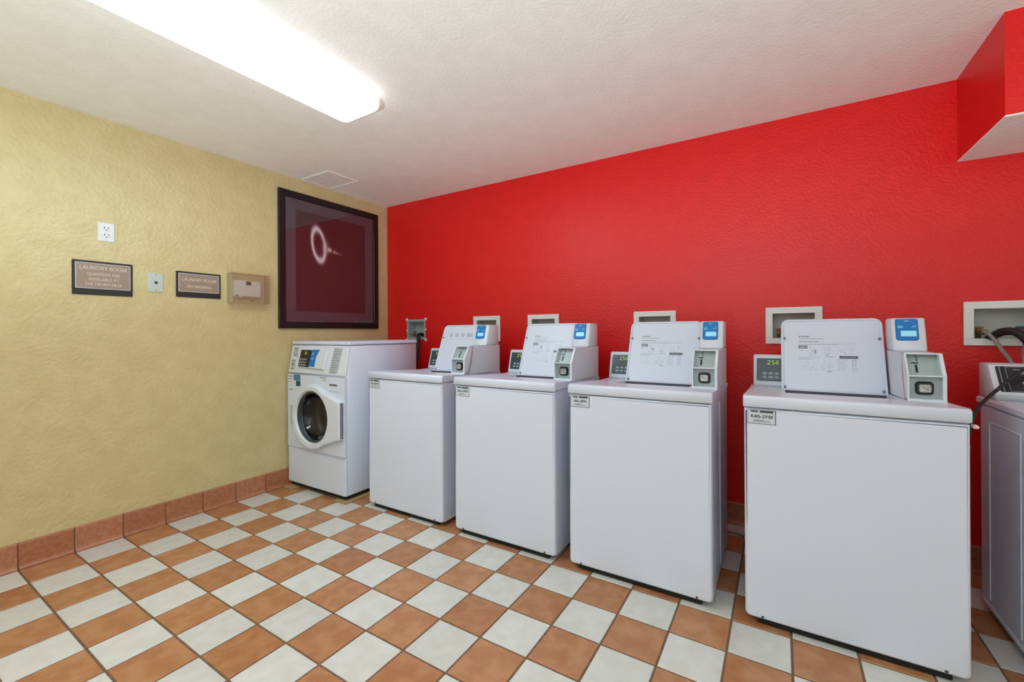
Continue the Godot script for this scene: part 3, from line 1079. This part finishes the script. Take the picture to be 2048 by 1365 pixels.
	for i in n:
		var j := (i + 1) % n
		var p := ring[i]
		var q := ring[j]
		var pi := c + (p - c).normalized() * gr
		var qi := c + (q - c).normalized() * gr
		var F := Vector3(0, 0, 1)
		quad(st, off * Vector3(p.x, p.y, zf + 0.036), off * Vector3(q.x, q.y, zf + 0.036), off * Vector3(qi.x, qi.y, zf + 0.034), off * Vector3(pi.x, pi.y, zf + 0.034), F)
		var pk := c + (p - c).normalized() * (gr - 0.012)
		var qk := c + (q - c).normalized() * (gr - 0.012)
		quad(st, off * Vector3(pi.x, pi.y, zf + 0.034), off * Vector3(qi.x, qi.y, zf + 0.034), off * Vector3(qk.x, qk.y, zf + 0.016), off * Vector3(pk.x, pk.y, zf + 0.016), F)
	var door := obj("door", st, M.plastic_white, w)
	st = mb()
	rbx(st, L.call(0.672, 0.444, zf + 0.004), L.call(0.694, 0.694, zf + 0.026), 0.003)
	obj("door_grip", st, M.print_grey, door)
	st = mb()
	loft(st, circle(c.x, c.y, gr - 0.006, 40), [[0.0, zf + 0.002], [0.0, zf + 0.018], [0.006, zf + 0.022], [0.014, zf + 0.020], [0.018, zf + 0.006]], off, false, false)
	obj("gasket", st, M.gasket, door)
	# steel drum behind the glass, with three lifting ribs
	st = mb()
	st.set_smooth_group(0)
	loft(st, circle(c.x, c.y, 0.198, 40), [[0.0, zf - 0.004], [-0.03, zf - 0.03], [-0.03, zf - 0.17], [0.02, zf - 0.19]], off, false, true)
	var drum := obj("drum", st, M.drum_steel, w)
	for k in 3:
		st = mb()
		var an := TAU * k / 3.0 + 0.5
		var rb := Transform3D(Basis(Vector3(0, 0, 1), an), L.call(c.x, c.y, 0.0))
		rbx(st, Vector3(0.15, -0.022, zf - 0.17), Vector3(0.226, 0.022, zf - 0.03), 0.012)
		var rib := obj("drum_rib", st, M.gasket, drum)
		rib.transform = rb
	# bowl-shaped door glass dished inwards
	st = mb()
	st.set_smooth_group(0)
	loft(st, circle(c.x, c.y, gr - 0.014, 40), [[0.0, zf + 0.017], [0.006, zf - 0.01], [0.02, zf - 0.045], [0.045, zf - 0.07], [0.08, zf - 0.083], [0.13, zf - 0.09], [0.165, zf - 0.092]], off, false, true)
	obj("door_glass", st, M.door_glass, door)
	st = mb()
	bx(st, L.call(0.05, 0.0145, 0.37), L.call(0.685, 0.041, 1.010))
	obj("base_frame", st, M.dark_gap, w)
	for q in [[0.09, 0.42], [0.64, 0.42], [0.09, 0.96], [0.64, 0.96]]:
		st = mb()
		var up := Transform3D(Basis(Vector3(1, 0, 0), Vector3(0, 0, -1), Vector3(0, 1, 0)), Vector3(0, 0, 0) - at)
		loft(st, circle(q[0], -q[1], 0.02, 14), [[0.0, 0.0125], [0.0, 0.024], [0.008, 0.026], [0.010, 0.045]], up)
		obj("foot", st, M.rubber, w)

func bxf(st: SurfaceTool, xf: Transform3D, x0: float, y0: float, x1: float, y1: float, z: float) -> void:
	loft(st, PackedVector2Array([Vector2(x0, y0), Vector2(x1, y0), Vector2(x1, y1), Vector2(x0, y1)]), [[0.0, z - 0.002], [0.0, z]], xf)

# ------------------------------------------------------------------ washer cut by the right edge
func right_washer() -> void:
	var x0 := 3.988
	var x1 := 4.67
	var zf := 1.0
	var zb := 0.33
	var at := Vector3((x0 + x1) / 2, 0, (zf + zb) / 2)
	var w := thing("console_washer", "white washer with black rear control panel, cut off by the right edge", "washing machine", at)
	var off := Transform3D(Basis.IDENTITY, -at)
	var L := func(x: float, y: float, z: float) -> Vector3: return Vector3(x, y, z) - at
	var st := mb()
	rbx(st, L.call(x0, 0.03, zb), L.call(x1, 0.858, zf), 0.006)
	obj("cabinet", st, M.enamel, w)
	# pressed panel on the side: a raised border
	for r in [[0.07, 0.795, 0.424, 0.431], [0.07, 0.795, 0.692, 0.699], [0.795, 0.802, 0.424, 0.699]]:
		st = mb()
		rbx(st, L.call(x0 - 0.003, r[0], r[2]), L.call(x0 + 0.002, r[1], r[3]), 0.0015)
		obj("side_rib", st, M.enamel, w)
	st = mb()
	rbx(st, L.call(x0 - 0.004, 0.034, 0.36), L.call(x0 + 0.002, 0.052, 0.97), 0.002)
	obj("base_rail", st, M.enamel, w)
	st = mb()
	rbx(st, L.call(x0 - 0.006, 0.862, zb - 0.03), L.call(x1 + 0.006, 0.893, zf + 0.012), 0.007)
	obj("top_deck", st, M.enamel, w)
	st = mb()
	rbx(st, L.call(x0 + 0.10, 0.892, 0.52), L.call(x1 - 0.10, 0.904, 0.96), 0.004)
	obj("lid", st, M.enamel, w)
	var s2 := mb()
	sweep_x(s2, PackedVector2Array([Vector2(0.306, 0.893), Vector2(0.470, 0.893), Vector2(0.470, 0.915), Vector2(0.400, 1.030), Vector2(0.390, 1.037), Vector2(0.306, 1.037)]), x0 + 0.002, x1 - 0.002, 0.006)
	st = mb()
	st.append_from(commit(s2), 0, off)
	var con := obj("control_console", st, M.enamel_grey, w)
	var lb := Basis(Vector3.RIGHT, -atan2(0.070, 0.115))
	var cf := Transform3D(lb, L.call(x0, 0.915, 0.470))
	var len := 0.1346
	st = mb()
	loft(st, rrect(0.341, len / 2, 0.676, len, [0.004, 0.004, 0.004, 0.004], 2), [[0.0, -0.002], [0.0, 0.003], [0.002, 0.004]], cf)
	var fas := obj("fascia_frame", st, M.plastic_white, con)
	st = mb()
	loft(st, rrect(0.341, len / 2 + 0.004, 0.640, len - 0.020, [0.004, 0.004, 0.004, 0.004], 2), [[0.0, 0.003], [0.0, 0.0052]], cf)
	var pan := obj("control_panel", st, M.panel_black, fas)
	st = mb()
	for r in [[0.030, 0.016, 0.033, 0.126], [0.048, 0.016, 0.0496, 0.126], [0.048, 0.124, 0.650, 0.126], [0.048, 0.016, 0.650, 0.018]]:
		bxf(st, cf, r[0], r[1], r[2], r[3], 0.0060)
	for r in [[0.070, 0.112, 0.092, 0.116], [0.086, 0.094, 0.100, 0.106], [0.12, 0.074, 0.138, 0.078], [0.150, 0.074, 0.178, 0.078]]:
		bxf(st, cf, r[0], r[1], r[2], r[3], 0.0060)
	obj("panel_print", st, M.panel_line, pan)
	for g in 5:
		for c in 2:
			for r in 2:
				st = mb()
				loft(st, rrect(0.098 + g * 0.085 + c * 0.03, 0.034 + r * 0.021, 0.024, 0.014, [0.005, 0.005, 0.005, 0.005], 2), [[0.0, 0.005], [0.001, 0.008]], cf)
				obj("button", st, M.key_grey, pan)
	for q in [[x0 + 0.06, 0.40], [x1 - 0.06, 0.40], [x0 + 0.06, 0.93], [x1 - 0.06, 0.93]]:
		st = mb()
		var up := Transform3D(Basis(Vector3(1, 0, 0), Vector3(0, 0, -1), Vector3(0, 1, 0)), Vector3(0, 0, 0) - at)
		loft(st, circle(q[0], -q[1], 0.02, 14), [[0.0, 0.0], [0.0, 0.012], [0.008, 0.014], [0.010, 0.032]], up)
		obj("foot", st, M.rubber, w)

# ------------------------------------------------------------------ things on the mustard wall
func left_wall_things() -> void:
	var turn := PI / 2
	var st := mb()
	# power outlet
	var t := thing("power_outlet", "white double power outlet plate high on the yellow wall", "outlet", Vector3(0, 1.707, 2.078), turn)
	loft(st, rrect(0, 0.0535, 0.072, 0.107, [0.004, 0.004, 0.004, 0.004], 2), [[0.0, 0.0], [0.0, 0.003], [0.003, 0.006]])
	obj("cover_plate", st, M.plate_white, t)
	for s in [-1, 1]:
		st = mb()
		loft(st, rrect(0, 0.0535 + s * 0.020, 0.034, 0.028, [0.009, 0.009, 0.009, 0.009], 3), [[0.0, 0.005], [0.001, 0.0075]])
		var so := obj("socket", st, M.plate_white, t)
		st = mb()
		for q in [[-0.0085, 0.004, 0.0032, 0.011], [0.0085, 0.004, 0.0032, 0.009], [0.0, -0.008, 0.006, 0.006]]:
			loft(st, rrect(q[0], 0.0535 + s * 0.020 + q[1], q[2], q[3], [0.001, 0.001, 0.001, 0.001], 1), [[0.0, 0.0065], [0.0, 0.0080]])
		obj("slots", st, M.ink, so)
	# signs
	sign_plate(Vector3(0, 1.400, 2.0915), 0.258, 0.189, ["LAUNDRY ROOM", "QUARTERS ARE", "AVAILABLE AT", "THE FRONT DESK"], [[0.150, 0.0195], [0.115, 0.0150], [0.087, 0.0150], [0.059, 0.0150]], "large brown laundry room sign with four lines of pale lettering in black holder", turn)
	sign_plate(Vector3(0, 1.416, 1.6175), 0.257, 0.165, ["LAUNDRY ROOM", "NO SMOKING"], [[0.114, 0.0190], [0.070, 0.0165]], "smaller brown laundry room sign with two lines of pale lettering, beside the thermostat", turn)
	# cable wall plate
	t = thing("cable_plate", "pale wall plate with a round cable jack between the two signs", "wall plate", Vector3(0, 1.436, 1.850), turn)
	st = mb()
	loft(st, rrect(0, 0.059, 0.080, 0.117, [0.012, 0.012, 0.012, 0.012], 4), [[0.0, 0.0], [0.0, 0.003], [0.004, 0.006]])
	obj("cover_plate", st, M.plate_grey, t)
	st = mb()
	loft(st, circle(0, 0.059, 0.009, 14), [[0.0, 0.005], [0.0, 0.008], [0.002, 0.012]])
	obj("jack", st, M.ink, t)
	for y in [0.012, 0.106]:
		st = mb()
		loft(st, circle(0, y, 0.0042, 8), [[0.0, 0.005], [0.001, 0.0075]])
		obj("plate_screw", st, M.print_grey, t)
	# thermostat and its clear guard
	t = thing("thermostat", "white thermostat with small dark display inside a clear guard", "thermostat", Vector3(0, 1.432, 1.322), turn)
	st = mb()
	loft(st, rrect(0, 0.066, 0.180, 0.118, [0.012, 0.012, 0.010, 0.010], 4), [[0.0, 0.0], [0.0, 0.028], [0.004, 0.036], [0.010, 0.038]])
	obj("case", st, M.stat_white, t)
	st = mb()
	loft(st, rrect(0.0, 0.104, 0.034, 0.028, [0.002, 0.002, 0.002, 0.002], 1), [[0.0, 0.037], [0.0, 0.0392]])
	obj("display", st, M.stat_display, t)
	st = mb()
	loft(st, rrect(-0.060, 0.008, 0.046, 0.014, [0.003, 0.003, 0.003, 0.003], 2), [[0.0, 0.010], [0.0, 0.032], [0.002, 0.034]])
	obj("lower_tab", st, M.plate_white, t)
	st = mb()
	loft(st, circle(-0.078, 0.014, 0.008, 12), [[0.0, 0.030], [0.001, 0.040]])
	obj("knob", st, M.print_grey, t)
	t = thing("thermostat_guard", "clear plastic guard box over the thermostat on yellow wall", "guard", Vector3(0, 1.392, 1.318), turn)
	var gw := 0.128
	var gh := 0.208
	for r in [[Vector3(-gw, 0, 0.070), Vector3(gw, gh, 0.0735)], [Vector3(-gw, 0, 0.0), Vector3(-gw + 0.0035, gh, 0.070)], [Vector3(gw - 0.0035, 0, 0.0), Vector3(gw, gh, 0.070)], [Vector3(-gw + 0.0035, gh - 0.0035, 0.0), Vector3(gw - 0.0035, gh, 0.070)], [Vector3(-gw + 0.0035, 0, 0.0), Vector3(gw - 0.0035, 0.0035, 0.070)]]:
		st = mb()
		bx(st, r[0], r[1])
		obj("guard_panel", st, M.acrylic, t)
	st = mb()
	loft(st, circle(0.0, 0.016, 0.006, 10), [[0.0, 0.072], [0.001, 0.078]])
	obj("lock", st, M.brass, t)
	# framed picture
	t = thing("framed_picture", "large black-framed dark maroon print with a glowing white ring", "picture", Vector3(0, 1.217, 0.611), turn)
	var W := 0.956
	var H := 1.078
	var e := 0.052
	var rails := [
		[Vector2(-W / 2, 0), Vector2(W / 2, 0), Vector2(W / 2 - e, e), Vector2(-W / 2 + e, e)],
		[Vector2(W / 2, 0), Vector2(W / 2, H), Vector2(W / 2 - e, H - e), Vector2(W / 2 - e, e)],
		[Vector2(W / 2, H), Vector2(-W / 2, H), Vector2(-W / 2 + e, H - e), Vector2(W / 2 - e, H - e)],
		[Vector2(-W / 2, H), Vector2(-W / 2, 0), Vector2(-W / 2 + e, e), Vector2(-W / 2 + e, H - e)]]
	for r in rails:
		st = mb()
		loft(st, PackedVector2Array(r), [[0.0, 0.002], [0.0, 0.020], [0.003, 0.024]])
		obj("frame_rail", st, M.frame_black, t)
	st = mb()
	bx(st, Vector3(-W / 2 + 0.04, 0.04, 0.003), Vector3(W / 2 - 0.04, H - 0.04, 0.007))
	obj("mat_board", st, M.mat_board, t)
	var pr := obj("art_print", sheet(0.672, 0.806), art_material(), t)
	pr.position = Vector3(0.0, 0.54, 0.0085)
	st = mb()
	bx(st, Vector3(-W / 2 + 0.048, 0.048, 0.0135), Vector3(W / 2 - 0.048, H - 0.048, 0.0150))
	obj("glazing", st, M.clear_glass, t)

func art_material() -> StandardMaterial3D:
	var W := 400
	var H := 480
	var im := Image.create(W, H, false, Image.FORMAT_RGB8)
	var base := c8(62, 22, 32)
	var n := FastNoiseLite.new()
	n.seed = 9
	n.frequency = 0.02
	for y in H:
		for x in W:
			var u := Vector2((x + 0.5) / W * 0.672, (y + 0.5) / H * 0.806)
			var col := base
			# pale ring, thicker on its lower right where it meets the streak
			var d := u - Vector2(0.200, 0.248)
			d = d.rotated(0.16)
			var q := Vector2(d.x / 0.056, d.y / 0.130)
			var rr := q.length()
			var g := exp(-pow((rr - 1.0) / 0.25, 2.0))
			var halo := exp(-pow((rr - 1.12) / 0.12, 2.0)) * (0.35 if d.x < 0.0 else 0.05)
			# knot of light at the right of the ring
			var k := u - Vector2(0.262, 0.262)
			var blob := exp(-pow(k.x / 0.026, 2.0) - pow(k.y / 0.055, 2.0)) * (0.95 + 0.4 * n.get_noise_2d(x * 3.0, y * 3.0))
			# broken streak running off to the right
			var s := (u - Vector2(0.285, 0.272)).rotated(-0.22)
			var streak := 0.0
			if s.x > 0.0 and s.x < 0.15:
				streak = exp(-pow(s.y / (0.024 - s.x * 0.12), 2.0)) * (1.15 - s.x / 0.16)
				if absf(s.x - 0.045) < 0.007:
					streak *= 0.25
			col = col.lerp(c8(150, 120, 124), clampf(halo, 0, 1))
			col = col.lerp(c8(236, 226, 226), clampf(g, 0, 1))
			col = col.lerp(c8(214, 206, 210), clampf(blob, 0, 1))
			col = col.lerp(c8(222, 190, 190), clampf(streak, 0, 1))
			var v := n.get_noise_2d(x * 1.0, y * 1.0) * 0.012
			im.set_pixel(x, y, Color(col.r + v, col.g + v, col.b + v))
	return image_mat("art_print", im, 0.6)

func sign_plate(at: Vector3, w: float, h: float, lines: Array, rows: Array, label: String, turn: float) -> void:
	var t := thing("wall_sign", label, "sign", at, turn, "brown laundry signs on the yellow wall")
	var low := 0.034
	var e := 0.011
	var st := mb()
	rbx(st, Vector3(-w / 2, 0, 0), Vector3(w / 2, h, 0.008), 0.002)
	obj("holder", st, M.sign_black, t)
	st = mb()
	bx(st, Vector3(-w / 2 + e, low, 0.0078), Vector3(w / 2 - e, h - e, 0.0095))
	obj("plate_border", st, M.sign_edge, t)
	st = mb()
	bx(st, Vector3(-w / 2 + e + 0.005, low + 0.005, 0.0090), Vector3(w / 2 - e - 0.005, h - e - 0.005, 0.0103))
	var p := obj("sign_plate", st, M.sign_plate, t)
	for k in lines.size():
		text("lettering", lines[k], rows[k][1], Vector3(0, rows[k][0], 0.0105), M.sign_letter, p)

# ------------------------------------------------------------------ hoses, cords, vent, boards
func small_things() -> void:
	var st := mb()
	# ceiling vent
	var t := thing("ceiling_vent", "flat painted ceiling vent above the framed picture", "vent", Vector3(0.205, HC, 0.775))
	for r in [[-0.17, -0.14, 0.17, -0.12], [-0.17, 0.12, 0.17, 0.14], [-0.17, -0.12, -0.15, 0.12], [0.15, -0.12, 0.17, 0.12]]:
		st = mb()
		rbx(st, Vector3(r[0], -0.007, r[1]), Vector3(r[2], 0.0, r[3]), 0.002)
		obj("frame_rail", st, M.ceiling_paint, t)
	for k in 9:
		st = mb()
		var z := -0.104 + k * 0.026
		hexa(st, [Vector3(-0.15, -0.006, z), Vector3(0.15, -0.006, z), Vector3(0.15, -0.006, z + 0.022), Vector3(-0.15, -0.006, z + 0.022), Vector3(-0.15, -0.001, z - 0.004), Vector3(0.15, -0.001, z - 0.004), Vector3(0.15, -0.001, z + 0.018), Vector3(-0.15, -0.001, z + 0.018)])
		obj("louver", st, M.ceiling_paint, t)
	# black power cord lying across the right washer's panel
	t = thing("extension_cord", "black power cord slung across the right washer's control panel", "cord", Vector3(3.9, 0.84, 0.72))
	st = mb()
	var o := t.position
	var line := []
	for p in [Vector3(4.42, 1.07, 0.34), Vector3(4.25, 1.075, 0.40), Vector3(4.12, 1.055, 0.47), Vector3(4.053, 1.022, 0.515), Vector3(3.973, 0.941, 0.545), Vector3(3.939, 0.912, 0.575), Vector3(3.898, 0.884, 0.64), Vector3(3.862, 0.84, 0.71), Vector3(3.84, 0.70, 0.70), Vector3(3.86, 0.45, 0.55), Vector3(3.88, 0.2, 0.35)]:
		line.append(p - o)
	tube(st, line, 0.0065)
	obj("cable", st, M.rubber, t)
	st = mb()
	rbx(st, Vector3(3.797, 0.853, 0.93) - o, Vector3(3.812, 0.864, 0.962) - o, 0.003)
	obj("clasp", st, M.clasp, t)
	# hoses at the right supply box
	var hoses := [
		["supply_hose", "braided metal hose curving down from the brass valve at the right edge", M.braid, 0.0085, [Vector3(4.088, 1.163, -0.012), Vector3(4.092, 1.165, 0.025), Vector3(4.108, 1.140, 0.05), Vector3(4.124, 1.08, 0.10), Vector3(4.130, 1.0, 0.20), Vector3(4.130, 0.80, 0.26), Vector3(4.13, 0.6, 0.28)]],
		["supply_hose", "braided metal hose rising steeply to the right end of the edge supply box", M.braid, 0.0085, [Vector3(4.231, 1.163, -0.012), Vector3(4.228, 1.160, 0.03), Vector3(4.205, 1.11, 0.07), Vector3(4.180, 1.03, 0.14), Vector3(4.172, 0.85, 0.24), Vector3(4.172, 0.6, 0.28)]],
		["drain_hose", "thick black drain hose arching out of the right supply box", M.rubber, 0.018, [Vector3(4.118, 1.128, -0.03), Vector3(4.120, 1.150, 0.03), Vector3(4.138, 1.168, 0.085), Vector3(4.168, 1.160, 0.12), Vector3(4.200, 1.10, 0.15), Vector3(4.225, 0.98, 0.20), Vector3(4.23, 0.75, 0.26)]],
		["drain_hose", "black drain hose hanging from the bare grey box behind the front loader", M.rubber, 0.017, [Vector3(0.440, 1.155, -0.03), Vector3(0.448, 1.160, 0.03), Vector3(0.462, 1.120, 0.06), Vector3(0.466, 1.0, 0.08), Vector3(0.468, 0.75, 0.12), Vector3(0.47, 0.4, 0.18)]],
		["floor_hose", "short grey hose end lying on the floor in the gap between washers", M.braid, 0.007, [Vector3(2.90, 0.0085, 0.15), Vector3(3.01, 0.0085, 0.155), Vector3(3.06, 0.0085, 0.16), Vector3(3.085, 0.009, 0.175), Vector3(3.10, 0.0085, 0.21)]],
		["thin_cable", "thin pale cable hanging on the red wall right of the nearest washer", M.braid, 0.004, [Vector3(4.035, 0.62, 0.03), Vector3(4.025, 0.55, 0.05), Vector3(4.005, 0.47, 0.08), Vector3(3.99, 0.40, 0.09), Vector3(3.985, 0.33, 0.06)]]]
	for h in hoses:
		var pts: Array = h[4]
		var base: Vector3 = pts[-1]
		t = thing(h[0], h[1], "hose" if h[0] != "thin_cable" else "cable", base)
		st = mb()
		var local := []
		for p in pts:
			local.append(p - base)
		tube(st, local, h[3])
		obj("tube", st, h[2], t)
		if h[0] == "supply_hose":
			st = mb()
			tube(st, [local[0], local[1]], 0.0125, 8, 2)
			obj("coupling", st, M.brass, t)
	# boards under the front loader
	for b in [[0.035, 0.135, 1.075, "pale wooden board under the front-load washer, against the yellow wall side"], [0.600, 0.728, 1.045, "pale wooden board under the front-load washer, on the side of the top loaders"]]:
		st = mb()
		var cx: float = (b[0] + b[1]) / 2
		rbx(st, Vector3(b[0] - cx, 0.0, -0.36), Vector3(b[1] - cx, 0.012, b[2] - 0.72), 0.0015)
		var bo := obj("wood_board", st, M.wood)
		bo.position = Vector3(cx, 0, 0.72)
		tag(bo, b[3], "board", "boards under the front loader")
